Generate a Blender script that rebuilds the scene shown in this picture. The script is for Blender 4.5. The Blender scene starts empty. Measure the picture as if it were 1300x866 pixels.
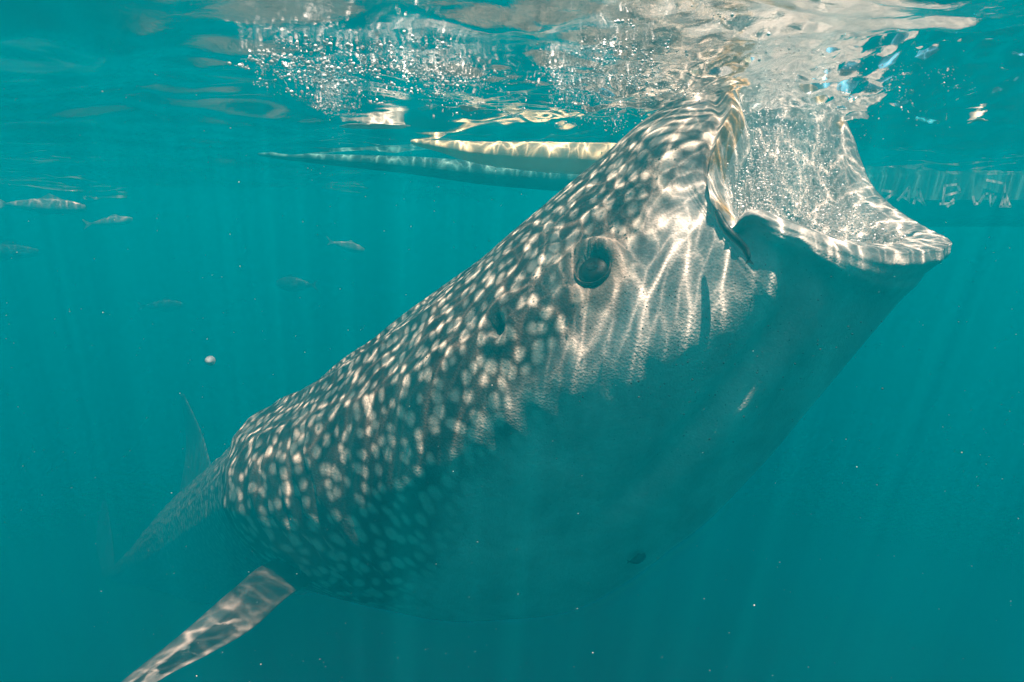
import bpy, bmesh, math, random
import numpy as np
from mathutils import Vector, noise

random.seed(7)
rng = np.random.default_rng(11)
scene = bpy.context.scene
col = scene.collection
R = math.radians

# ------------------------------------------------------------------ camera
F_PX, CX, CY = 775.0, 650.0, 433.0          # focal length and centre in photo pixels (1300 x 866)
CAM_DEPTH, PITCH = 0.45, R(10.5)            # metres under the surface, looking slightly down
cam_d = bpy.data.cameras.new("camera"); cam = bpy.data.objects.new("camera", cam_d); col.objects.link(cam)
cam_d.sensor_width = 36.0; cam_d.lens = F_PX / 1300.0 * 36.0
cam_d.clip_start = 0.02; cam_d.clip_end = 400.0
cam.location = (0, 0, -CAM_DEPTH); cam.rotation_euler = (R(90) - PITCH, 0, 0)
scene.camera = cam

# ------------------------------------------------------------------ sky, sun, exposure
SUN_EL, SUN_AZ = R(78), R(160)              # azimuth clockwise from +Y: almost overhead, a little behind the camera
world = bpy.data.worlds.new("World"); scene.world = world; world.use_nodes = True
wn = world.node_tree.nodes; wl = world.node_tree.links
sky = wn.new("ShaderNodeTexSky"); sky.sky_type = 'NISHITA'; sky.sun_disc = False
sky.sun_elevation = SUN_EL; sky.sun_rotation = SUN_AZ
wl.new(sky.outputs[0], wn["Background"].inputs[0]); wn["Background"].inputs[1].default_value = 0.05
sd = bpy.data.lights.new("sun", 'SUN'); sun = bpy.data.objects.new("sun", sd); col.objects.link(sun)
sd.energy = 5.0; sd.angle = R(0.5); sd.color = (1.0, 0.86, 0.68)
to_sun = Vector((math.sin(SUN_AZ) * math.cos(SUN_EL), math.cos(SUN_AZ) * math.cos(SUN_EL), math.sin(SUN_EL)))
sun.rotation_euler = to_sun.to_track_quat('Z', 'Y').to_euler(); sun.location = (0, 0, 20)
vs = scene.view_settings
vs.view_transform = 'Standard'; vs.look = 'None'; vs.gamma = 1.0; vs.exposure = 1.0
cy = scene.cycles
cy.use_denoising = True
cy.max_bounces = 10; cy.volume_bounces = 4; cy.diffuse_bounces = 3; cy.glossy_bounces = 4
cy.transparent_max_bounces = 16; cy.sample_clamp_indirect = 4.0; cy.caustics_reflective = False; cy.caustics_refractive = False

# ------------------------------------------------------------------ helpers
_f = np.array([0, math.cos(PITCH), -math.sin(PITCH)]); _u = np.array([0, math.sin(PITCH), math.cos(PITCH)]); _r = np.array([1.0, 0, 0])
CAM = np.array([0, 0, -CAM_DEPTH])
def at(x, y, z):
    """photo pixel and distance along the view axis -> world point"""
    return CAM + z * (_r * (x - CX) / F_PX + _u * (CY - y) / F_PX + _f)
def px(P):
    q = np.asarray(P) - CAM
    z = q @ _f
    return CX + F_PX * (q @ _r) / z, CY - F_PX * (q @ _u) / z, z
def tag(o, label=None, cat=None, group=None, kind=None):
    for k, v in (("label", label), ("category", cat), ("group", group), ("kind", kind)):
        if v: o[k] = v
    return o
def empty(name, loc):
    o = bpy.data.objects.new(name, None); o.empty_display_size = 0.1; o.location = loc; col.objects.link(o); return o
def mesh_obj(name, verts, faces, mats, parent=None, smooth=True, uv=None, mat_idx=None, loc=None):
    me = bpy.data.meshes.new(name)
    v = np.asarray(verts, dtype=float)
    if loc is not None: v = v - np.asarray(loc)
    me.from_pydata(v.tolist(), [], [list(map(int, f)) for f in faces])
    for m in (mats if isinstance(mats, (list, tuple)) else [mats]): me.materials.append(m)
    if smooth: me.polygons.foreach_set("use_smooth", [True] * len(me.polygons))
    if mat_idx is not None: me.polygons.foreach_set("material_index", np.asarray(mat_idx, dtype=np.int32))
    if uv is not None:
        lay = me.uv_layers.new(name="skin"); li = np.zeros(len(me.loops), dtype=np.int32); me.loops.foreach_get("vertex_index", li)
        lay.data.foreach_set("uv", np.asarray(uv, dtype=np.float32)[li].ravel())
    me.update()
    o = bpy.data.objects.new(name, me); col.objects.link(o)
    if loc is not None and parent is None: o.location = tuple(loc)
    if parent: o.parent = parent
    return o
def grid_faces(n, m, wrap=True):
    f = []
    for i in range(n - 1):
        for j in range(m if wrap else m - 1):
            k = (j + 1) % m
            f.append((i * m + j, i * m + k, (i + 1) * m + k, (i + 1) * m + j))
    return f
def catmull(P, t):
    P = np.asarray(P, dtype=float); n = len(P)
    t = np.clip(t, 0, n - 1 - 1e-9); i = np.floor(t).astype(int); u = (t - i)[:, None]
    g = lambda k: P[np.clip(k, 0, n - 1)]
    p0, p1, p2, p3 = g(i - 1), g(i), g(i + 1), g(i + 2)
    return 0.5 * (2 * p1 + (p2 - p0) * u + (2 * p0 - 5 * p1 + 4 * p2 - p3) * u ** 2 + (3 * p1 - p0 - 3 * p2 + p3) * u ** 3)
def nz(a): return a / np.maximum(np.linalg.norm(a, axis=-1, keepdims=True), 1e-9)

class Mat:
    def __init__(s, name):
        s.m = bpy.data.materials.new(name); s.m.use_nodes = True; s.t = s.m.node_tree; s.b = s.t.nodes.get("Principled BSDF"); s.out = s.t.nodes.get("Material Output")
    def n(s, typ, **kw):
        nd = s.t.nodes.new(typ)
        for k, v in kw.items():
            if k.startswith("i_"):
                key = k[2:]; key = int(key) if key.isdigit() else key.replace("_", " "); nd.inputs[key].default_value = v
            else: setattr(nd, k, v)
        return nd
    def l(s, a, b): s.t.links.new(a, b)
    def math(s, op, a, b=None, c=None, clamp=False):
        nd = s.t.nodes.new("ShaderNodeMath"); nd.operation = op; nd.use_clamp = clamp
        for i, x in enumerate((a, b, c)):
            if x is None: continue
            if isinstance(x, (int, float)): nd.inputs[i].default_value = x
            else: s.l(x, nd.inputs[i])
        return nd.outputs[0]
    def ramp(s, fac, stops, interp='LINEAR'):
        nd = s.t.nodes.new("ShaderNodeValToRGB"); nd.color_ramp.interpolation = interp; e = nd.color_ramp.elements
        while len(e) < len(stops): e.new(0.5)
        for el, (p, c) in zip(e, stops):
            el.position = p; el.color = (c, c, c, 1) if isinstance(c, (int, float)) else (*c, 1)
        s.l(fac, nd.inputs[0]); return nd.outputs[0]
    def mix(s, fac, a, b, blend='MIX'):
        nd = s.t.nodes.new("ShaderNodeMix"); nd.data_type = 'RGBA'; nd.blend_type = blend
        for inp, x in ((nd.inputs[0], fac), (nd.inputs[6], a), (nd.inputs[7], b)):
            if isinstance(x, (int, float)): inp.default_value = x
            elif isinstance(x, tuple): inp.default_value = (*x, 1)
            else: s.l(x, inp)
        return nd.outputs[2]
    def noise(s, vec, scale, detail=4, rough=0.55, dist=0.0):
        nd = s.t.nodes.new("ShaderNodeTexNoise"); nd.inputs["Scale"].default_value = scale; nd.inputs["Detail"].default_value = detail
        nd.inputs["Roughness"].default_value = rough; nd.inputs["Distortion"].default_value = dist
        if vec is not None: s.l(vec, nd.inputs["Vector"])
        return nd
    def bump(s, h, strength, dist):
        nd = s.n("ShaderNodeBump"); nd.inputs["Strength"].default_value = strength; nd.inputs["Distance"].default_value = dist
        s.l(h, nd.inputs["Height"]); return nd.outputs[0]
def simple(name, base, rough=0.6, var=0.35, scale=20.0, metal=0.0, spec=0.3):
    M = Mat(name); tc = M.n("ShaderNodeTexCoord").outputs["Object"]
    nn = M.noise(tc, scale, 5).outputs[0]
    dark = tuple(c * (1 - var) for c in base); light = tuple(min(1, c * (1 + var)) for c in base)
    M.l(M.ramp(nn, [(0.3, dark), (0.7, light)]), M.b.inputs["Base Color"])
    M.b.inputs["Roughness"].default_value = rough; M.b.inputs["Metallic"].default_value = metal; M.b.inputs["Specular IOR Level"].default_value = spec
    M.l(M.bump(nn, 0.4, 0.01), M.b.inputs["Normal"])
    return M.m

# ------------------------------------------------------------------ sea: water body, surface, seabed
HZ = Mat("sea_water_volume"); HZ.t.nodes.remove(HZ.b)
pv = HZ.n("ShaderNodeVolumePrincipled")
pv.inputs["Color"].default_value = (0.0, 0.186, 0.232, 1)
pv.inputs["Absorption Color"].default_value = (0.40, 0.44, 0.47, 1)
pv.inputs["Density"].default_value = 0.55
pv.inputs["Anisotropy"].default_value = 0.25
HZ.l(pv.outputs[0], HZ.out.inputs["Volume"])
bx = [(x, y, z) for x in (-45, 45) for y in (-30, 60) for z in (-14.0, 0.6)]
hz = mesh_obj("haze", bx, [(0, 1, 3, 2), (4, 6, 7, 5), (0, 4, 5, 1), (2, 3, 7, 6), (0, 2, 6, 4), (1, 5, 7, 3)], HZ.m, smooth=False)
tag(hz, "turquoise murky seawater filling the whole view", "water", kind="stuff")

MOUTH = at(1070, 190, 2.15); TROUGH = at(1095, 200, 2.45); SNOUT = at(900, 95, 2.1)
waves = []
for k in range(70):
    lam = 0.16 * (3.2 / 0.16) ** rng.random()
    ang = rng.normal(R(75), R(38)); kk = 2 * math.pi / lam
    waves.append((kk * math.cos(ang), kk * math.sin(ang), 0.0052 * lam ** 0.95 * (0.5 + rng.random()), rng.random() * 6.283))
ripples = []
for k in range(40):
    lam = 0.035 * (0.22 / 0.035) ** rng.random(); ang = rng.random() * 6.283; kk = 2 * math.pi / lam
    ripples.append((kk * math.cos(ang), kk * math.sin(ang), 0.0145 * lam * (0.5 + rng.random()), rng.random() * 6.283))
def surf_z(x, y):
    x = np.asarray(x, float); y = np.asarray(y, float); z = np.zeros_like(x)
    far = np.exp(-np.maximum(np.hypot(x, y) - 12, 0) / 12)
    for a, b, A, ph in waves: z += A * np.sin(a * x + b * y + ph)
    z *= far
    dm = np.hypot((x - MOUTH[0]), (y - MOUTH[1]))
    near = np.exp(-(dm / 1.0) ** 2)
    rp = np.zeros_like(x)
    for a, b, A, ph in ripples: rp += A * np.sin(a * x + b * y + ph)
    z += rp * (0.10 + 1.0 * near) * far
    z += 0.012 * near * np.sin(dm * 34.0 + 1.2 * np.sin(3 * np.arctan2(y - MOUTH[1], x - MOUTH[0])))
    z -= 0.09 * np.exp(-((np.hypot(x - TROUGH[0], y - TROUGH[1])) / 0.45) ** 2)
    return z
def spaced(c, half, n, tight):
    s = np.linspace(-1, 1, n); return c + half * np.sinh(s * tight) / math.sinh(tight)
gx = spaced(0.5, 42, 560, 5.6); gy = spaced(2.2, 42, 560, 5.6)
gx = gx[(gx > -42)]; gy = gy[(gy > -28)]
GX, GY = np.meshgrid(gx, gy)
GZ = surf_z(GX, GY)
WS = Mat("water_surface")
geo = WS.n("ShaderNodeNewGeometry").outputs["Position"]
w1 = WS.noise(geo, 3.0, 2); w2 = WS.noise(geo, 9.0, 2)
warp = WS.n("ShaderNodeVectorMath", operation='MULTIPLY_ADD'); WS.l(w1.outputs["Color"], warp.inputs[0]); warp.inputs[1].default_value = (0.22, 0.22, 0); WS.l(geo, warp.inputs[2])
warp2 = WS.n("ShaderNodeVectorMath", operation='MULTIPLY_ADD'); WS.l(w2.outputs["Color"], warp2.inputs[0]); warp2.inputs[1].default_value = (0.07, 0.07, 0); WS.l(warp.outputs[0], warp2.inputs[2])
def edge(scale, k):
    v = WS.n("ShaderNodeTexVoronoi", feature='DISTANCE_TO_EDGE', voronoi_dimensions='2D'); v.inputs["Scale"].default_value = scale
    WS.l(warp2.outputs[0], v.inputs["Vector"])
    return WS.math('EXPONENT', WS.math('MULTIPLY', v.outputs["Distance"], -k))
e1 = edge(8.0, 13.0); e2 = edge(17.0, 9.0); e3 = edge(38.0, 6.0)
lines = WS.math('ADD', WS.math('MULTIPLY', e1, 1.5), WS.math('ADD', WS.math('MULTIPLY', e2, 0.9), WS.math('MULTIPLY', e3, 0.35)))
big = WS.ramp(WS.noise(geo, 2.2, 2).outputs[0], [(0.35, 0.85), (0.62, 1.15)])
caustic_tint = WS.math('MULTIPLY', WS.math('ADD', WS.math('POWER', lines, 1.8), 0.22), big)       # caustic light pattern painted into the surface's transparent colour
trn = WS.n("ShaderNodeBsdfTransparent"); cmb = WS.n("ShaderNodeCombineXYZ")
for i in range(3): WS.l(caustic_tint, cmb.inputs[i])
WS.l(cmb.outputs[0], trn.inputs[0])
gl = WS.n("ShaderNodeBsdfGlossy"); gl.inputs["Roughness"].default_value = 0.03; gl.inputs[0].default_value = (1, 1, 1, 1)
fine = WS.noise(geo, 30.0, 5, 0.6); nb = WS.bump(fine.outputs[0], 0.14, 0.012)
WS.l(nb, gl.inputs["Normal"])
fr = WS.n("ShaderNodeFresnel"); fr.inputs["IOR"].default_value = 1.333
mx = WS.n("ShaderNodeMixShader"); WS.l(fr.outputs[0], mx.inputs[0]); WS.l(trn.outputs[0], mx.inputs[1]); WS.l(gl.outputs[0], mx.inputs[2])
WS.t.nodes.remove(WS.b); WS.l(mx.outputs[0], WS.out.inputs["Surface"])
ws = mesh_obj("water_surface", np.stack([GX, GY, GZ], -1).reshape(-1, 3), grid_faces(len(gy), len(gx), False), WS.m)
tag(ws, "rippled underside of the sea surface mirroring the shark", "water surface", kind="structure")

SB = simple("sand_seabed", (0.30, 0.27, 0.21), 0.9, 0.3, 1.2)
bxs = np.linspace(-44, 44, 70); bys = np.linspace(-29, 59, 70); BX, BY = np.meshgrid(bxs, bys)
BZ = -12.0 + 0.5 * np.sin(BX * 0.35 + 1.0) * np.cos(BY * 0.27) + 0.25 * np.sin(BX * 0.9 + BY * 0.7)
tag(mesh_obj("seabed", np.stack([BX, BY, BZ], -1).reshape(-1, 3), grid_faces(70, 70, False), SB), "sandy sea floor lost in the murk", "seabed", kind="structure")

# ------------------------------------------------------------------ whale shark
ST = [  # tail to head: dorsal pixel, ventral pixel, distance, half width
    ((140, 724), (150, 742), 10.6, 0.10), ((172, 692), (192, 746), 9.2, 0.25), ((222, 634), (262, 765), 7.6, 0.42),
    ((278, 586), (322, 758), 6.1, 0.48), ((322, 550), (366, 756), 4.8, 0.46), ((366, 517), (408, 752), 3.55, 0.38),
    ((408, 486), (462, 756), 2.96, 0.54), ((458, 446), (592, 782), 2.68, 0.53), ((545, 382), (740, 765), 2.45, 0.55),
    ((640, 303), (860, 690), 2.3, 0.56), ((730, 228), (955, 600), 2.19, 0.55), ((800, 165), (1035, 505), 2.11, 0.53)]
RIM = [  # angle, pixel, distance: near mouth corner, round the upper jaw, far corner, round the lower jaw
    (0, 930, 290, 1.62), (14, 908, 258, 1.64), (30, 904, 222, 1.69), (48, 922, 176, 1.77), (64, 938, 142, 1.87), (78, 930, 118, 1.99), (90, 930, 92, 2.12),
    (105, 950, 84, 2.27), (130, 1000, 90, 2.43), (155, 1046, 118, 2.5), (180, 1078, 162, 2.5), (198, 1094, 205, 2.46), (212, 1108, 236, 2.38), (230, 1136, 264, 2.26),
    (250, 1174, 288, 2.11), (270, 1206, 305, 1.96), (286, 1192, 316, 1.82), (305, 1132, 318, 1.69), (325, 1062, 304, 1.61), (345, 992, 278, 1.57), (354, 948, 264, 1.585)]
M_SEG, N_BODY, N_LIP, N_IN = 200, 230, 70, 46
D = np.array([at(*s[0], s[2]) for s in ST]); V = np.array([at(*s[1], s[2]) for s in ST]); Wd = np.array([[s[3]] for s in ST])
# more rings towards the head
tt = (len(ST) - 1) * (np.linspace(0, 1, N_BODY) ** 0.72)
Dc, Vc, Wc = catmull(D, tt), catmull(V, tt), catmull(Wd, tt)[:, 0]
C = (Dc + Vc) / 2; H = (Dc - Vc) / 2
ax = nz(np.gradient(C, axis=0))
Wv = nz(np.cross(ax, H)); Wv *= np.sign(Wv @ np.array([-0.3, -1, 0]))[:, None]
th = np.arange(M_SEG) / M_SEG * 2 * math.pi
ct, st_ = np.cos(th), np.sin(th)
def sup(c, e): return np.sign(c) * np.abs(c) ** e
def profile(h, h1):
    """half width over height: sloping upper flank, an almost upright band down to a keel at h1, tucked in below it"""
    h0 = h1 + 0.30
    up = np.clip((1 - h) / (1 - h0), 0, 1); lo = np.clip((h + 1) / (1 + h1), 0, 1)
    gu = np.clip(1 - (1 - up) ** 1.55, 0, 1) ** 0.72; gl = np.clip(1 - (1 - lo) ** 1.75, 0, 1) ** 0.62
    gu = 0.94 * (0.5 * gu + 0.5 * up ** 0.7); gl = 0.80 * gl + 0.20 * lo
    g = np.where(h > h0, gu, np.where(h > h1, 0.94 + 0.06 * (h0 - h) / 0.30, gl))
    for _ in range(3): g = 0.5 * g + 0.25 * (np.roll(g, 1) + np.roll(g, -1))
    return g
hh = sup(st_, 0.9)
H0 = np.interp(np.arange(N_BODY), [0, 100, 140, 160, 176, 192, 208, N_BODY], [0.2, 0.16, 0.22, 0.27, 0.24, 0.12, 0.0, -0.08])
body = np.array([C[i] + H[i] * hh[:, None] + Wv[i] * Wc[i] * (profile(hh, H0[i]) * np.sign(ct + 1e-9))[:, None] for i in range(N_BODY)])
# front: from the last ring forward to the rim of the open mouth
ra = np.array([r[0] for r in RIM] + [360 + RIM[0][0]], float); rp = np.array([at(r[1], r[2], r[3]) for r in RIM]); rp = np.vstack([rp, rp[:1]])
ext_a = np.concatenate([ra[:-1] - 360, ra, ra[1:] + 360]); ext_p = np.vstack([rp[:-1], rp, rp[1:]])
thd = np.degrees(th)
tpar = np.interp(thd, ext_a, np.arange(len(ext_a)))
rim = catmull(ext_p, tpar)
for _ in range(2): rim = 0.5 * rim + 0.25 * (np.roll(rim, 1, 0) + np.roll(rim, -1, 0))
L = body[-1]; dist = np.linalg.norm(rim - L, axis=1, keepdims=True)
m0 = nz(body[-1] - body[-6]) * dist * 1.15
m1 = (rim - L) * 0.75
tl = np.linspace(0, 1, N_LIP + 1)[1:]
front = np.array([(2 * t ** 3 - 3 * t ** 2 + 1) * L + (t ** 3 - 2 * t ** 2 + t) * m0 + (-2 * t ** 3 + 3 * t ** 2) * rim + (t ** 3 - t ** 2) * m1 for t in tl])
G = np.vstack([body, front]); NR = len(G)
mouth_c = rim.mean(0)

def gnormal(G):
    du = np.gradient(G, axis=0); dv = np.roll(G, -1, 1) - np.roll(G, 1, 1)
    n = nz(np.cross(dv, du)); cen = G.mean(1, keepdims=True)
    s = np.sign(((G - cen) * n).sum(-1).mean(1)); s[s == 0] = 1
    return n * s[:, None, None]
NG = gnormal(G)
def pick(x, y):
    """grid point on the near flank seen at a photo pixel"""
    X, Y, Z = px(G.reshape(-1, 3)); d = np.hypot(X - x, Y - y).reshape(NR, M_SEG)
    facing = (NG * (CAM - G)).sum(-1) > -0.05
    d[~facing] = 1e9
    i, j = np.unravel_index(np.argmin(d), d.shape); return i, j
def gauss(p, r): return np.exp(-((np.linalg.norm(G - p, axis=-1) / r) ** 2))
arc = np.concatenate([[0], np.cumsum(np.linalg.norm(np.diff(G[:, 0], axis=0), axis=1))])
ang = (thd + 180) % 360 - 180                       # -180..180, 90 = back
ANG = np.broadcast_to(ang, (NR, M_SEG))
disp = np.zeros((NR, M_SEG))
EYE_I = pick(749, 341); EYE = G[EYE_I].copy(); EYE_N = NG[EYE_I].copy()
SPI_I = pick(628, 417); SPI = G[SPI_I].copy(); SPI_N = NG[SPI_I].copy()
rE = np.linalg.norm(G - EYE, axis=-1)
disp += -0.024 * np.exp(-(rE / 0.054) ** 4)      # eye socket with a raised brow
up_e = ((G - EYE) @ np.array([-0.1, 0, 1.0]))
disp += 0.040 * np.exp(-((rE - 0.080) / 0.028) ** 2) * np.clip(0.25 + up_e / 0.08, 0.1, 1)
rS = np.linalg.norm(G - SPI, axis=-1)
disp += -0.05 * np.exp(-(rS / 0.034) ** 4) + 0.012 * np.exp(-((rS - 0.05) / 0.02) ** 2)
disp += 0.045 * gauss(G[pick(325, 535)], 0.13)
# gill pleats on the flank
ig = pick(330, 640)[0]; sg = arc[ig]
rel = (arc[:, None] - sg + 0.0016 * (ANG - 10))
gill = np.zeros_like(disp)
for k in range(5):
    x = rel - (-0.02 + 0.10 * k)
    gill += np.where(x > 0, np.exp(-x / 0.05), np.exp(x / 0.010)) * 0.030
disp += gill * np.exp(-((ANG - 0) / 42.0) ** 4)
# long ridges on the back, pleat under the throat
for a0, h in ((62, 0.016), (38, 0.014), (90, 0.02)):
    disp += h * np.exp(-((ANG - a0) / 3.2) ** 2) * np.clip((arc[-N_LIP] - arc[:, None] - 0.75) / 0.5, 0, 1)
pl_i = pick(900, 522)
crease = ANG - (ang[pl_i[1]] + 6.0 * np.sin((arc[:, None] - arc[pl_i[0]]) * 2.2))
along = np.exp(-((arc[:, None] - arc[pl_i[0]]) / 0.42) ** 4)
disp += along * (-0.034 * np.exp(-(crease / 3.0) ** 2) + 0.034 * np.exp(-((crease + 9) / 7.0) ** 2))
# folds running back from the lips
fr_t = np.zeros(NR); fr_t[-N_LIP:] = tl
fold = np.sin(np.radians(ANG) * 46 + 2.5 * np.sin(np.radians(ANG) * 7)) * 0.004 * np.clip((fr_t[:, None] - 0.55) / 0.3, 0, 1)
disp += fold
lipband = 0.016 * np.exp(-((fr_t[:, None] - 0.93) / 0.045) ** 2) - 0.014 * np.exp(-((fr_t[:, None] - 0.80) / 0.05) ** 2)
low = np.clip((-ANG - 4) / 10, 0, 1) * np.clip((ANG + 178) / 10, 0, 1)
lipband = lipband + low * (0.012 + 0.038 * np.clip((np.abs(ANG + 90) - 8) / 40, 0, 1)) * np.exp(-((fr_t[:, None] - 0.80) / 0.10) ** 2)
disp += np.where(fr_t[:, None] > 0, lipband, 0)
# flesh lumps
lump = np.array([[noise.noise(Vector((arc[i] * 3.0, math.cos(th[j]) * 2.2, math.sin(th[j]) * 2.2 + 5))) for j in range(0, M_SEG, 4)] for i in range(NR)])
lump = np.repeat(lump, 4, axis=1); lump = sum(np.roll(lump, k, 1) for k in range(-3, 4)) / 7
disp += 0.012 * lump
lmp2 = np.array([[noise.noise(Vector((arc[i] * 12.0, ang[j] * 0.045, 9.0))) for j in range(0, M_SEG, 2)] for i in range(NR)])
lmp2 = np.repeat(lmp2, 2, axis=1); disp += 0.0055 * (lmp2 + 0.5 * np.roll(lmp2, 37, 0) * np.sin(arc * 5.0)[:, None]) *  np.exp(-((ANG - 10) / 34.0) ** 2)
G = G + NG * disp[:, :, None]
rim_f = G[-1]
# inside of the mouth
ti = np.linspace(0, 1, N_IN + 1)[1:]
i_thr = N_BODY - 42
throat = at(990, 300, 2.12) + (rim_f - mouth_c) * 0.34
inn = []
for t in ti:
    P = rim_f * (1 - t) + throat * t
    P = P + (mouth_c - rim_f) * 0.13 * math.sin(math.pi * min(1, t * 2.2)) * (1 - t)
    inn.append(P)
inn = np.array(inn)
# pleated lining with gill-raker ridges
inn_d = 0.003 * np.sin(np.radians(ANG[0])[None, :] * 60) * np.clip(ti[:, None] * 6, 0, 1) + 0.003 * np.sin(ti[:, None] * 55 + 2 * np.sin(np.radians(ANG[0])[None, :] * 3))
inn = inn + nz(mouth_c - inn) * inn_d[:, :, None]
ALL = np.vstack([G, inn]); NA = len(ALL)
verts = ALL.reshape(-1, 3)
faces = grid_faces(NA, M_SEG)
nv = len(verts)
verts = np.vstack([verts, G[0].mean(0)[None], throat.mean(0)[None] - nz(ax[-1])[None] * 0.12])
faces += [(nv, (j + 1) % M_SEG, j) for j in range(M_SEG)]
b0 = (NA - 1) * M_SEG
faces += [(nv + 1, b0 + j, b0 + (j + 1) % M_SEG) for j in range(M_SEG)]
midx = [0] * ((NR - 1) * M_SEG) + [0 if (i < 4 and 4 < ang[j] < 176) else 1 for i in range(NA - NR) for j in range(M_SEG)] + [0] * M_SEG + [1] * M_SEG
arc2 = np.concatenate([arc, arc[-1] + 0.9 * ti])
circ = np.concatenate([np.maximum(np.linalg.norm(G - np.roll(G, 1, 1), axis=-1).sum(1), 0.3), np.full(N_IN, 3.0)])
circ[N_BODY:] = circ[N_BODY - 1]
UV = np.stack([np.broadcast_to(arc2[:, None], (NA, M_SEG)), ANG[0][None, :] / 360.0 * circ[:, None]], -1).reshape(-1, 2)
UV = np.vstack([UV, [[0, 0], [9, 0]]])
bc = np.interp(arc - arc[EYE_I[0]], [-1.8, -1.4, -0.7, -0.3, 0.1, 0.5], [-60, -34, 8, 12, 20, 36])
belly = np.clip(-(ANG - bc[:, None]) / 40.0 + 0.5, 0, 1)
plainm = np.concatenate([np.exp(-(rE / 0.115) ** 4).ravel(), np.zeros(N_IN * M_SEG + 2)])
lipm = np.clip((fr_t[:, None] - np.where(np.abs(ANG - 18) < 22, 0.76, 0.86)) / 0.08, 0, 1)
belly = np.concatenate([belly.ravel(), np.ones(N_IN * M_SEG + 2)]); upj = (ANG > 4) & (ANG < 176)
lipa = np.concatenate([(lipm * upj).ravel(), (upj[:N_IN] * np.ones((N_IN, 1))).ravel(), [0, 0]])
snoutm = np.concatenate([np.repeat(np.clip((arc - arc[N_BODY - 1] + 0.30) / 0.5, 0, 1), M_SEG), np.ones(N_IN * M_SEG + 2)])

def skin_material(name, mouth=False):
    M = Mat(name)
    uvn = M.n("ShaderNodeUVMap", uv_map="skin").outputs[0]; obj = M.n("ShaderNodeTexCoord").outputs["Object"]
    bel = M.n("ShaderNodeAttribute", attribute_name="belly").outputs["Fac"]
    lip = M.n("ShaderNodeAttribute", attribute_name="lip").outputs["Fac"]
    sno = M.n("ShaderNodeAttribute", attribute_name="snout").outputs["Fac"]
    n1 = M.noise(uvn, 7.0, 2); wv = M.n("ShaderNodeVectorMath", operation='MULTIPLY_ADD')
    M.l(n1.outputs["Color"], wv.inputs[0]); wv.inputs[1].default_value = (0.045, 0.045, 0); M.l(uvn, wv.inputs[2])
    def spots(scale, rnd, r0, r1):
        v = M.n("ShaderNodeTexVoronoi", voronoi_dimensions='2D', feature='SMOOTH_F1'); v.inputs["Scale"].default_value = scale; v.inputs["Randomness"].default_value = rnd
        v.inputs["Smoothness"].default_value = 0.12
        M.l(wv.outputs[0], v.inputs["Vector"])
        szn = M.noise(uvn, scale * 0.6, 1).outputs[0]
        d = M.math('ADD', v.outputs["Distance"], M.math('MULTIPLY', M.math('SUBTRACT', szn, 0.5), 0.6))
        return M.ramp(d, [(r0, 1.0), (r1, 0.0)], 'EASE')
    s1 = spots(18.0, 0.8, 0.12, 0.48); s2 = spots(29.0, 0.8, 0.12, 0.52)
    sp = M.mix(sno, s1, M.mix(0.45, s1, s2, 'LIGHTEN'))
    big = M.noise(obj, 3.0, 4).outputs[0]; fin = M.noise(obj, 60.0, 6, 0.65).outputs[0]
    dark = M.mix(M.ramp(big, [(0.3, 0.0), (0.7, 1.0)]), (0.016, 0.012, 0.010), (0.052, 0.040, 0.032))
    spotc = M.mix(fin, (0.34, 0.315, 0.265), (0.57, 0.53, 0.46))
    c = M.mix(M.math('MULTIPLY', sp, 0.92), dark, spotc)
    bn = M.math('ADD', bel, M.math('MULTIPLY', M.math('SUBTRACT', M.noise(uvn, 10, 4).outputs[0], 0.5), 0.5))
    pale = M.mix(fin, (0.46, 0.44, 0.41), (0.72, 0.69, 0.64)); pale = M.mix(M.ramp(M.noise(obj, 5.0, 6, 0.6, 0.6).outputs[0], [(0.35, 0.45), (0.62, 0.0)]), pale, (0.20, 0.19, 0.18))
    fleck = M.n("ShaderNodeTexVoronoi"); fleck.inputs["Scale"].default_value = 48.0; M.l(obj, fleck.inputs["Vector"])
    pale = M.mix(M.ramp(fleck.outputs["Distance"], [(0.06, 0.55), (0.13, 0.0)]), pale, (0.03, 0.03, 0.03))
    c = M.mix(M.ramp(bn, [(0.35, 0.0), (0.75, 1.0)]), c, pale)
    pln = M.n("ShaderNodeAttribute", attribute_name="plain").outputs["Fac"]
    c = M.mix(pln, c, M.mix(fin, (0.13, 0.105, 0.085), (0.27, 0.23, 0.19)))
    br = M.mix(M.noise(obj, 35, 4).outputs[0], (0.10, 0.055, 0.02), (0.42, 0.27, 0.09))
    c = M.mix(M.math('MULTIPLY', lip, M.ramp(M.noise(obj, 14, 3).outputs[0], [(0.35, 0.0), (0.6, 1.0)])), c, br)
    M.l(c, M.b.inputs["Base Color"])
    M.b.inputs["Roughness"].default_value = 0.55; M.b.inputs["Specular IOR Level"].default_value = 0.25
    den = M.n("ShaderNodeTexVoronoi", feature='F1'); den.inputs["Scale"].default_value = 140.0; M.l(obj, den.inputs["Vector"])
    hgt = M.math('ADD', M.math('MULTIPLY', fin, 0.7), M.math('MULTIPLY', den.outputs["Distance"], 0.35))
    M.l(M.bump(hgt, 0.45, 0.008), M.b.inputs["Normal"])
    return M.m
SKIN = skin_material("spotted_shark_skin")
ML = Mat("mouth_lining"); mo = ML.n("ShaderNodeTexCoord").outputs["Object"]
mn = ML.noise(mo, 22, 6, 0.65, 0.8).outputs[0]
ML.l(ML.ramp(mn, [(0.3, (0.36, 0.34, 0.31)), (0.6, (0.66, 0.64, 0.60)), (0.8, (0.78, 0.76, 0.72))]), ML.b.inputs["Base Color"])
ML.b.inputs["Roughness"].default_value = 0.4
ML.l(ML.bump(ML.noise(mo, 45, 6, 0.7, 1.5).outputs[0], 0.9, 0.02), ML.b.inputs["Normal"])

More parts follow.
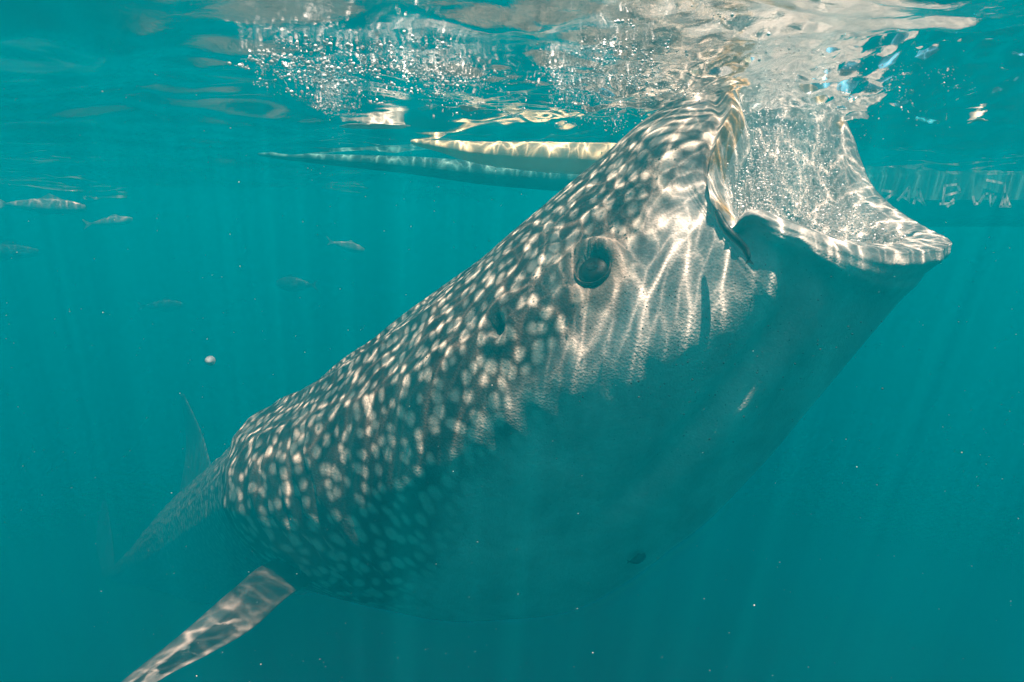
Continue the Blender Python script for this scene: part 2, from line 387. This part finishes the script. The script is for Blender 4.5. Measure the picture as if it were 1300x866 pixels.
root = empty("whale_shark", tuple(C[N_BODY // 2])); ORG = C[N_BODY // 2]
tag(root, "huge spotted whale shark rising with its mouth wide open at the surface", "whale shark")
ob = mesh_obj("body", verts - ORG, faces, [SKIN, ML.m], root, uv=UV, mat_idx=midx)
for nm, arr in (("belly", belly), ("lip", lipa), ("snout", snoutm), ("plain", plainm)):
    a = ob.data.attributes.new(nm, 'FLOAT', 'POINT'); a.data.foreach_set("value", np.asarray(arr, dtype=np.float32))

def disc_frame(n):
    n = Vector(n).normalized(); a = n.cross(Vector((0, 0, 1))).normalized(); b = a.cross(n).normalized(); return np.array(a), np.array(b), np.array(n)
def dome(name, P, n, r, h, mat, parent, org, ry=1.0, seg=40, rings=14, inner=0.0):
    a, b, n = disc_frame(n); v = []; 
    for i in range(rings + 1):
        t = i / rings * math.pi / 2; rr = r * math.cos(t) if inner == 0 else r * (1 - (1 - inner) * i / rings)
        hh = h * math.sin(t) if inner == 0 else h * math.sin(math.pi * i / rings)
        for j in range(seg):
            q = j / seg * 2 * math.pi; v.append(P + a * rr * math.cos(q) + b * ry * rr * math.sin(q) + n * hh)
    f = grid_faces(rings + 1, seg)
    return mesh_obj(name, np.array(v) - org, f, mat, parent)
EYEM = Mat("eye_ball"); EYEM.b.inputs["Base Color"].default_value = (0.012, 0.012, 0.010, 1); EYEM.b.inputs["Roughness"].default_value = 0.42; EYEM.b.inputs["Specular IOR Level"].default_value = 0.25
eo = EYEM.noise(EYEM.n("ShaderNodeTexCoord").outputs["Object"], 40, 3).outputs[0]
EYEM.l(EYEM.ramp(eo, [(0.3, (0.006, 0.005, 0.004)), (0.7, (0.014, 0.011, 0.008))]), EYEM.b.inputs["Base Color"])
LID = simple("eyelid_skin", (0.05, 0.040, 0.032), 0.6, 0.5, 60)
DARK = simple("dark_hollow", (0.012, 0.012, 0.012), 0.7, 0.3, 40)
eb = EYE - EYE_N * 0.026 + np.array([0, 0, 0.010])
ey = dome("eye", eb, EYE_N, 0.048, 0.026, EYEM.m, root, ORG)
dome("pupil", eb + EYE_N * 0.0225, EYE_N, 0.019, 0.0065, DARK, ey, ORG, ry=0.8)
dome("eyelid", eb + EYE_N * 0.004, EYE_N, 0.060, 0.019, LID, ey, ORG, inner=0.80)
dome("spiracle", SPI - SPI_N * 0.043, SPI_N, 0.036, 0.010, DARK, root, ORG, ry=0.8)

# fins: loft of thin sections between a leading and a trailing edge
def fin(name, LE, TE, thick, mat, parent, org, n=40, m=18):
    LE = catmull(LE, np.linspace(0, len(LE) - 1, n)); TE = catmull(TE, np.linspace(0, len(TE) - 1, n)); v = []
    spn = nz(np.gradient(LE + TE, axis=0)); 
    for i in range(n):
        ch = TE[i] - LE[i]; nn = nz(np.cross(ch, spn[i])); tk = thick * (1 - 0.75 * i / (n - 1)) * min(1.0, np.linalg.norm(ch) / 0.1)
        for j in range(m):
            q = j / m * 2 * math.pi; c = 0.5 - 0.5 * math.cos(q)
            v.append(LE[i] + ch * c + nn * tk * math.sin(q) * (1 - 0.65 * c))
    f = grid_faces(n, m); k = len(v); v += [LE[0] * 0.5 + TE[0] * 0.5, LE[-1] * 0.5 + TE[-1] * 0.5]
    f += [(k, (j + 1) % m, j) for j in range(m)] + [(k + 1, (n - 1) * m + j, (n - 1) * m + (j + 1) % m) for j in range(m)]
    uv = np.array([[i / (n - 1), 0.5 - 0.5 * math.cos(j / m * 2 * math.pi)] for i in range(n) for j in range(m)] + [[0, .5], [1, .5]])
    return mesh_obj(name, np.array(v) - org, f, mat, parent, uv=uv)
FM = Mat("pale_fin_skin"); fuv = FM.n("ShaderNodeUVMap", uv_map="skin").outputs[0]; fo = FM.n("ShaderNodeTexCoord").outputs["Object"]
sep = FM.n("ShaderNodeSeparateXYZ"); FM.l(fuv, sep.inputs[0])
fn = FM.noise(fo, 18, 5).outputs[0]
bl = FM.n("ShaderNodeTexVoronoi"); bl.inputs["Scale"].default_value = 6.5; bl.inputs["Randomness"].default_value = 0.5
fw = FM.n("ShaderNodeVectorMath", operation='MULTIPLY_ADD'); FM.l(FM.noise(fo, 25, 3).outputs["Color"], fw.inputs[0]); fw.inputs[1].default_value = (0.06, 0.06, 0.06); FM.l(fo, fw.inputs[2]); FM.l(fw.outputs[0], bl.inputs["Vector"])
band = FM.ramp(sep.outputs[1], [(0.42, 0.0), (0.50, 1.0), (0.88, 1.0), (0.95, 0.0)])
blot = FM.math('MULTIPLY', FM.ramp(bl.outputs["Distance"], [(0.50, 1.0), (0.57, 0.0)]), band)
edge_d = FM.ramp(sep.outputs[1], [(0.02, 1.0), (0.20, 0.0)])
fc = FM.mix(fn, (0.10, 0.095, 0.088), (0.34, 0.325, 0.30))
fc = FM.mix(FM.math('MULTIPLY', edge_d, 0.85), fc, (0.05, 0.05, 0.05)); fc = FM.mix(blot, fc, (0.012, 0.012, 0.012))
root_shade = FM.ramp(FM.math('ADD', sep.outputs[0], FM.math('MULTIPLY', FM.math('SUBTRACT', FM.noise(fo, 11, 4).outputs[0], 0.5), 0.30)), [(0.31, 0.95), (0.44, 0.0)])
fc = FM.mix(root_shade, fc, (0.022, 0.019, 0.017))                        # shade painted into the root so the body's shadow edge fades out
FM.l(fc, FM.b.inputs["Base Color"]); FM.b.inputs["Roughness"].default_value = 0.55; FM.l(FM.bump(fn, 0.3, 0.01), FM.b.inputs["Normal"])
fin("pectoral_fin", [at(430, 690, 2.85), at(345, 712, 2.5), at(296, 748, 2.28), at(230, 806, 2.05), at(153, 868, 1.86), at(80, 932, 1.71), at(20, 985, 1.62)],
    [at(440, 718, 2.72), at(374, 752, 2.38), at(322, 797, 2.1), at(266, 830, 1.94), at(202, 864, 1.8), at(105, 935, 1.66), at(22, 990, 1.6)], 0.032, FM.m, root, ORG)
i_f = N_BODY - 95
pb = G[i_f][np.argmin(np.abs(ang - 172))]; wfar = -Wv[i_f]; back = -ax[i_f]
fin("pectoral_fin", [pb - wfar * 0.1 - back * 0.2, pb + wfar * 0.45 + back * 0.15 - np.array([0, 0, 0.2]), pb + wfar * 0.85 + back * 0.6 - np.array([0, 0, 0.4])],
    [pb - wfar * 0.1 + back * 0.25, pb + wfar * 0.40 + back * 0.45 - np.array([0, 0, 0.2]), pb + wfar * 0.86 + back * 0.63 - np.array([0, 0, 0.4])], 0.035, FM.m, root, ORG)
DF = simple("dark_fin_skin", (0.06, 0.055, 0.05), 0.6, 0.5, 9)
fin("dorsal_fin", [at(272, 606, 6.5), at(256, 550, 6.8), at(233, 500, 7.1)], [at(222, 655, 7.6), at(236, 568, 7.5), at(229, 502, 7.3)], 0.05, DF, root, ORG)
tip = G[0].mean(0)
fin("tail_fin", [tip + np.array([.15, -.2, .02]), tip + np.array([-.3, .5, .45]), tip + np.array([-.6, .9, 1.0])], [tip + np.array([-.35, .2, -.05]), tip + np.array([-.75, .7, .30]), tip + np.array([-.72, .95, .98])], 0.05, DF, root, ORG)
fin("tail_fin", [tip + np.array([.15, -.2, -.02]), tip + np.array([-.15, .3, -.3]), tip + np.array([-.3, .5, -.6])], [tip + np.array([-.3, .2, .05]), tip + np.array([-.42, .45, -.25]), tip + np.array([-.38, .52, -.6])], 0.05, DF, root, ORG)

# ------------------------------------------------------------------ sucker fish hanging at the mouth corner
REM = simple("dark_fish_skin", (0.020, 0.022, 0.024), 0.45, 0.4, 50)
def spindle(path, rad, flat, side, m=14):
    """tapered body along a path of points; flat squeezes it along the side vector"""
    P = np.asarray(path); n = len(P); T = nz(np.gradient(P, axis=0)); v = []
    for i in range(n):
        a = nz(np.asarray(side) - T[i] * np.dot(side, T[i])); b = np.cross(T[i], a)
        for j in range(m):
            q = j / m * 2 * math.pi; v.append(P[i] + a * rad[i] * flat * math.cos(q) + b * rad[i] * math.sin(q))
    f = grid_faces(n, m); k = len(v); v += [P[0], P[-1]]
    f += [(k, (j + 1) % m, j) for j in range(m)] + [(k + 1, (n - 1) * m + j, (n - 1) * m + (j + 1) % m) for j in range(m)]
    return np.array(v), f
rp_ = catmull([at(910, 268, 1.57), at(920, 288, 1.545), at(934, 303, 1.53), at(946, 316, 1.52), at(951, 330, 1.515)], np.linspace(0, 4, 30))
rr_ = 0.0125 * np.interp(np.linspace(0, 1, 30), [0, 0.15, 0.5, 0.85, 0.96, 1], [0.55, 1.0, 0.95, 0.75, 0.5, 0.1])
rem = empty("remora", tuple(rp_[0])); tag(rem, "slim dark sucker fish hanging at the corner of the shark's open mouth", "fish")
v, f = spindle(rp_, rr_, 0.8, np.array([1.0, 0, 0])); mesh_obj("body", v - rp_[0], f, REM, rem)
def flat_fin(name, pts, th_, mat, parent, org):
    P = np.asarray(pts); nrm = nz(np.cross(P[1] - P[0], P[2] - P[0])); k = len(P)
    v = np.vstack([P + nrm * th_, P - nrm * th_]) - org
    f = [tuple(range(k)), tuple(range(2 * k - 1, k - 1, -1))] + [(i, i + k, (i + 1) % k + k, (i + 1) % k) for i in range(k)]
    return mesh_obj(name, v, f, mat, parent, smooth=False)
flat_fin("tail_fin", [at(950, 326, 1.515), at(957, 336, 1.512), at(950, 333, 1.514), at(945, 337, 1.516)], 0.0015, REM, rem, rp_[0])

# ------------------------------------------------------------------ boats floating beyond the shark
CREAM = simple("pale_bamboo", (0.62, 0.54, 0.32), 0.55, 0.18, 7)
op = catmull([at(522, 180, 3.0), at(560, 186, 2.95), at(610, 194, 2.92), at(680, 199, 2.9), at(760, 202, 2.88), at(880, 205, 2.9), at(980, 208, 2.95)], np.linspace(0, 6, 70))
orad = np.interp(np.linspace(0, 6, 70), [0, 0.15, 1, 2, 3, 4, 6], [0.006, 0.014, 0.028, 0.052, 0.068, 0.074, 0.074])
for k in (1.45, 2.35, 3.2, 4.1, 5.0): orad = orad + 0.0035 * np.exp(-((np.linspace(0, 6, 70) - k) / 0.05) ** 2)
og = empty("outrigger_pole", tuple(op[35])); tag(og, "pale cream bamboo outrigger pole with upcurved tip behind the shark's back", "outrigger")
v, f = spindle(op, orad, 1.0, np.array([0, 0, 1.0]), 24); mesh_obj("pole", v - op[35], f, CREAM, og)
for k in (59, 66):
    q = np.array([op[k] + np.array([0, 0, z]) + np.array([0, 0.5 * z, 0]) for z in np.linspace(0.0, 0.9, 8)])
    v, f = spindle(q, np.full(8, 0.03), 1.0, np.array([1.0, 0, 0]), 12); mesh_obj("strut", v - op[35], f, CREAM, og)
TURQ = simple("turquoise_boat_paint", (0.04, 0.16, 0.155), 0.6, 0.25, 3)
op2 = catmull([at(328, 196, 3.95), at(420, 203, 3.95), at(520, 210, 3.95), at(620, 220, 3.92), at(740, 228, 3.9), at(900, 232, 3.9)], np.linspace(0, 5, 60))
or2 = np.interp(np.linspace(0, 5, 60), [0, 0.3, 1, 2, 3, 5], [0.008, 0.02, 0.035, 0.055, 0.075, 0.085])
o2 = empty("outrigger_pole", tuple(op2[30])); tag(o2, "faint turquoise outrigger pole fading into the murk beyond the cream one", "outrigger")
v, f = spindle(op2, or2, 1.0, np.array([0, 0, 1.0]), 20); mesh_obj("pole", v - op2[30], f, TURQ, o2)
# hull of the boat on the right
HP = Mat("weathered_hull_paint"); ho = HP.n("ShaderNodeTexCoord").outputs["Object"]
hn = HP.noise(ho, 4, 6).outputs[0]; HP.l(HP.ramp(hn, [(0.3, (0.07, 0.26, 0.26)), (0.7, (0.16, 0.42, 0.40))]), HP.b.inputs["Base Color"]); HP.b.inputs["Roughness"].default_value = 0.6
KEEL = simple("dark_keel_paint", (0.02, 0.10, 0.11), 0.7, 0.3, 4)
hb = at(1070, 232, 5.4); hb[2] = -0.02
hull = empty("boat_hull", tuple(hb)); tag(hull, "blurred turquoise boat hull with pale worn lettering floating beyond the jaws", "boat")
n_s = 40; secs = []; kl = []
for i in range(n_s):
    t = i / (n_s - 1); x = hb[0] + 7.5 * t; w = 0.52 * min(1, (t * 7) ** 0.6 + 0.02) * (1 - 0.35 * t ** 3); dp = 0.30 * min(1, (t * 9) ** 0.5 + 0.03)
    y = hb[1] + 0.4
    secs.append([(x, y - w, 0.55), (x, y - w * 1.0, 0.0), (x, y - w * 0.97, -dp * 0.70), (x, y - w * 0.55, -dp * 1.15), (x, y, -dp * 1.28), (x, y + w * 0.55, -dp * 1.15), (x, y + w * 0.97, -dp * 0.70), (x, y + w, 0.0), (x, y + w, 0.55)])
secs = np.array(secs)
mesh_obj("planking", secs.reshape(-1, 3) - hb, grid_faces(n_s, 9, False) + [tuple(range((n_s - 1) * 9, n_s * 9))], HP.m, hull, smooth=False)
kp = np.array([[s_[4][0], s_[4][1], s_[4][2] - 0.02] for s_ in secs]); v, f = spindle(kp, np.full(n_s, 0.035), 1.0, np.array([0, 1.0, 0]), 8); mesh_obj("keel", v - hb, f, KEEL, hull)
WHITE = simple("worn_white_paint", (0.80, 0.82, 0.78), 0.6, 0.12, 9)
yl = hb[1] + 0.4 - 0.52 - 0.006
def hull_pt(x, y):
    d = at(x, y, 1.0) - CAM; k = (yl - CAM[1]) / d[1]; return CAM + d * k
strokes = [[(1118, 258), (1136, 244), (1120, 242)], [(1140, 254), (1154, 238), (1153, 254), (1146, 250)], [(1160, 258), (1166, 240), (1172, 258), (1162, 251)],
           [(1197, 256), (1199, 236), (1216, 234), (1218, 244), (1200, 248)], [(1194, 259), (1210, 258)], [(1203, 262), (1210, 254)],
           [(1235, 250), (1237, 259), (1243, 258), (1250, 246), (1256, 246), (1258, 261), (1263, 250)], [(1253, 229), (1274, 233)], [(1275, 233), (1276, 260)], [(1270, 262), (1276, 246), (1282, 262), (1270, 262)]]
for sx in strokes:
    lv, lf = [], []
    for (x0, y0), (x1, y1) in zip(sx[:-1], sx[1:]):
        a, b = hull_pt(x0, y0), hull_pt(x1, y1); d = nz(b - a); pr = np.cross(d, np.array([0, 1.0, 0])) * 0.010
        k = len(lv); off = np.array([0, -0.004, 0])
        lv += [a - d * .008 + pr, a - d * .008 - pr, b + d * .008 - pr, b + d * .008 + pr, a - d * .008 + pr + off, a - d * .008 - pr + off, b + d * .008 - pr + off, b + d * .008 + pr + off]
        lf += [(k + 4, k + 5, k + 6, k + 7), (k, k + 3, k + 2, k + 1), (k, k + 1, k + 5, k + 4), (k + 1, k + 2, k + 6, k + 5), (k + 2, k + 3, k + 7, k + 6), (k + 3, k, k + 4, k + 7)]
    mesh_obj("painted_letter", np.array(lv) - hb, lf, WHITE, hull, smooth=False)

# ------------------------------------------------------------------ small fish in the background
SILV = Mat("silvery_fish_skin"); so = SILV.n("ShaderNodeTexCoord").outputs["Object"]; ss = SILV.n("ShaderNodeSeparateXYZ"); SILV.l(so, ss.inputs[0])
SILV.l(SILV.mix(SILV.noise(so, 30, 4).outputs[0], (0.20, 0.24, 0.24), (0.50, 0.54, 0.52)), SILV.b.inputs["Base Color"]); SILV.b.inputs["Roughness"].default_value = 0.35
DKF = simple("dark_fish_scales", (0.035, 0.045, 0.05), 0.5, 0.4, 40)
def fish(x, y, z, length_px, slope, label, mat, deep=0.16, flip=1, bend=0.0):
    z *= 1.9 if z > 3 else 1.0; Lm = length_px * z / F_PX; c = at(x, y, z); d = nz(np.array([flip * math.cos(slope), 0.25, math.sin(slope)])); up = np.array([0, 0, 1.0])
    P = np.array([c + d * Lm * (t - 0.5) + up * bend * Lm * ((t - 0.5) ** 2 * 4 - 0.3) for t in np.linspace(0, 0.86, 26)])[::-1]
    t = np.linspace(0, 1, 26); rad = Lm * deep * (np.sin(np.pi * np.clip(t * 0.9 + 0.08, 0, 1)) ** 0.8) * (1 - 0.35 * t)
    e = empty("fish", tuple(c)); tag(e, label, "fish", "fish drifting in the murk")
    v, f = spindle(P, rad, 0.5, np.cross(d, up), 16); mesh_obj("body", v - c, f, mat, e)
    tl_ = P[-1]; back = nz(P[-1] - P[-3])
    flat_fin("tail_fin", [tl_ - back * 0.02 * Lm + up * 0.02 * Lm, tl_ + back * 0.17 * Lm + up * 0.13 * Lm, tl_ + back * 0.08 * Lm, tl_ + back * 0.17 * Lm - up * 0.13 * Lm, tl_ - back * 0.02 * Lm - up * 0.02 * Lm], 0.004 * Lm, mat, e, c)
    m_ = P[9] + up * rad[9] * 0.85
    flat_fin("dorsal_fin", [m_ - back * 0.10 * Lm, m_ + back * 0.06 * Lm + up * 0.075 * Lm, m_ + back * 0.20 * Lm - up * 0.01 * Lm], 0.003 * Lm, mat, e, c)
    m_ = P[11] - up * rad[11] * 0.85
    flat_fin("belly_fin", [m_ - back * 0.04 * Lm, m_ + back * 0.08 * Lm - up * 0.05 * Lm, m_ + back * 0.14 * Lm + up * 0.01 * Lm], 0.003 * Lm, mat, e, c)
    return e
fish(66, 262, 3.7, 104, -0.05, "longest silvery fish with a pale lit back near the surface", SILV.m, 0.11)
fish(146, 281, 4.4, 56, 0.12, "smaller silvery fish close behind the longest silvery one", SILV.m, 0.13)
fish(12, 320, 4.4, 88, -0.02, "dusky fish swimming below the longest silvery fish", DKF, 0.13)
fish(446, 314, 4.8, 46, -0.28, "faint pale fish alone in the water above the shark's back", SILV.m, 0.16)
fish(370, 361, 4.6, 58, 0.02, "dim dark fish hovering below the faint pale one", DKF, 0.2, flip=-1)
fish(212, 388, 5.2, 52, 0.0, "barely visible dark fish deep in the murk above the lone bubble", DKF, 0.17)
fish(811, 709, 2.1, 27, 0.35, "tiny dark curled fish under the shark's belly", DKF, 0.26, bend=0.10)

# ------------------------------------------------------------------ bubbles, scraps and drifting specks
BUB = Mat("silvery_air_bubble"); BUB.b.inputs["Base Color"].default_value = (0.85, 0.87, 0.86, 1); BUB.b.inputs["Roughness"].default_value = 0.15
BUB.l(BUB.ramp(BUB.noise(BUB.n("ShaderNodeTexCoord").outputs["Object"], 60, 2).outputs[0], [(0.3, 0.6), (0.7, 0.9)]), BUB.b.inputs["Base Color"])
def ico(sub):
    bm = bmesh.new(); bmesh.ops.create_icosphere(bm, subdivisions=sub, radius=1.0)
    V_ = np.array([v.co[:] for v in bm.verts]); F_ = np.array([[v.index for v in f.verts] for f in bm.faces]); bm.free(); return V_, F_
I1, I2 = ico(1), ico(2)
def swarm(name, P, r, mat, I=I1, squash=1.0):
    P = np.asarray(P); r = np.asarray(r); V_, F_ = I; sq = np.array([1, 1, squash])
    vv = (P[:, None, :] + V_[None] * sq * r[:, None, None]).reshape(-1, 3); ff = (F_[None] + (np.arange(len(P)) * len(V_))[:, None, None]).reshape(-1, 3)
    return mesh_obj(name, vv, ff, mat)
def on_surface(x, y, below=0.0):
    x, y = np.atleast_1d(x).astype(float), np.atleast_1d(y).astype(float); z = np.full(len(x), 2.0)
    ray = lambda z: CAM + z[:, None] * (_r * ((x - CX) / F_PX)[:, None] + _u * ((CY - y) / F_PX)[:, None] + _f)
    for _ in range(14):
        p = ray(z); k = (surf_z(p[:, 0], p[:, 1]) - below + CAM_DEPTH) / (p[:, 2] + CAM_DEPTH); z = np.clip(z * (0.4 + 0.6 * k), 0.5, 8.0)
    return ray(z), z
pts, rad = [], []
def cluster(cx_, cy_, sx_, sy_, n, rmin, rmax, tilt=0.0, deep=0.03):
    n = int(n * 2.4)
    c0 = rng.normal(0, 0.55, (max(4, n // 22), 2)); pick_ = rng.integers(0, len(c0), n)          # bubbles gather in small clumps
    ab = c0[pick_] + rng.normal(0, 0.13, (n, 2)); a, b = ab[:, 0], ab[:, 1]
    x = cx_ + a * sx_ + b * sy_ * tilt; y = cy_ + b * sy_ + a * sx_ * 0.25; ok = y > -30
    p, z = on_surface(x[ok], y[ok], 0.004 + np.abs(rng.normal(0, deep, ok.sum())))
    pts.extend(p); rad.extend(rmin * 0.8 * (rmax * 0.85 / (rmin * 0.8)) ** (rng.random(ok.sum()) ** 2.2))
cluster(500, 92, 110, 34, 420, 0.0012, 0.007); cluster(400, 105, 70, 30, 240, 0.0012, 0.008); cluster(330, 80, 40, 12, 60, 0.0012, 0.006)
cluster(420, 132, 40, 20, 150, 0.001, 0.006); cluster(560, 70, 70, 34, 90, 0.001, 0.006); cluster(620, 130, 60, 16, 70, 0.001, 0.004)
cluster(740, 112, 55, 40, 520, 0.001, 0.005); cluster(800, 90, 70, 30, 300, 0.001, 0.005); cluster(1040, 110, 170, 60, 260, 0.001, 0.004)
tag(swarm("air_bubbles", pts, rad, BUB.m), "clouds of tiny silvery air bubbles under the surface", "bubbles", kind="stuff")
# froth poured into the open mouth
pts, rad = [], []
for _ in range(9000):
    j = rng.integers(0, M_SEG); i = int(rng.random() ** 0.8 * (N_IN - 1)); p = inn[i, j]; q = mouth_c + (p - mouth_c) * (1 - 0.5 * rng.random() ** 2.5)
    q = q + rng.normal(0, 0.004, 3)
    if q[2] > surf_z(q[0], q[1]) - 0.004 or (ang[j] < -8 and i < 8): continue
    pts.append(q); rad.append(0.0012 * (0.006 / 0.0014) ** (rng.random() ** 2.6))
tag(swarm("mouth_froth", pts, rad, BUB.m), "white froth of bubbles swirling inside the shark's open mouth", "bubbles", kind="stuff")
sb = mesh_obj("air_bubble", I2[0] * 0.0125, I2[1], BUB.m); sb.location = tuple(at(267, 458, 1.5)); tag(sb, "single shiny round air bubble drifting in open water", "bubble")
LEAF = simple("pale_leaf_scrap", (0.55, 0.53, 0.44), 0.6, 0.3, 40)
for (x, y, wpx, hpx, lab) in ((482, 160, 82, 11, "long thin pale scrap floating below the bubble cloud"), (600, 137, 30, 8, "short pale scrap floating between bubble cloud and shark"), (1241, 153, 12, 8, "small pale crumb floating beyond the shark's jaws")):
    p, z = on_surface(x, y, 0.012); p, z = p[0], float(z[0]); n_ = 22; top = []
    for k in range(n_):
        q = 2 * math.pi * k / n_; rr = 1 + 0.25 * math.sin(3 * q + x) + 0.12 * math.sin(7 * q); top.append(p + np.array([math.cos(q) * wpx * 0.5 * z / F_PX * rr, math.sin(q) * hpx * 1.6 * z / F_PX * rr, 0.004 * math.sin(2 * q)]))
    top = np.array(top); low_ = top - np.array([0, 0, 0.003]); k = n_
    o = mesh_obj("leaf_scrap", np.vstack([top, low_]), [tuple(range(k)), tuple(range(2 * k - 1, k - 1, -1))] + [(i, i + k, (i + 1) % k + k, (i + 1) % k) for i in range(k)], LEAF, loc=p)
    tag(o, lab, "scrap")
SNOW = simple("plankton_speck", (0.45, 0.46, 0.44), 0.6, 0.2, 5)
n_ = 1300; zz = 0.5 + 3.0 * rng.random(n_) ** 0.8
P = np.array([at(rng.uniform(-60, 1360), rng.uniform(60, 920), z) for z in zz]); rr = (0.00040 + 0.0009 * rng.random(n_) ** 5) * zz ** 0.7
ok = P[:, 2] < surf_z(P[:, 0], P[:, 1]) - 0.02
tag(swarm("plankton", P[ok], rr[ok], SNOW), "pale specks of plankton drifting through the water", "plankton", kind="stuff")
KR = simple("krill_speck", (0.02, 0.02, 0.02), 0.6, 0.3, 5)
n_ = 420; P = np.array([at(x, y, z) for x, y, z in zip(rng.normal(830, 120, n_), rng.normal(430, 60, n_), rng.uniform(1.25, 1.62, n_))])
tag(swarm("krill", P, 0.0009 + 0.0016 * rng.random(n_) ** 3, KR), "dark specks of krill drifting before the shark's cheek", "krill", kind="stuff")
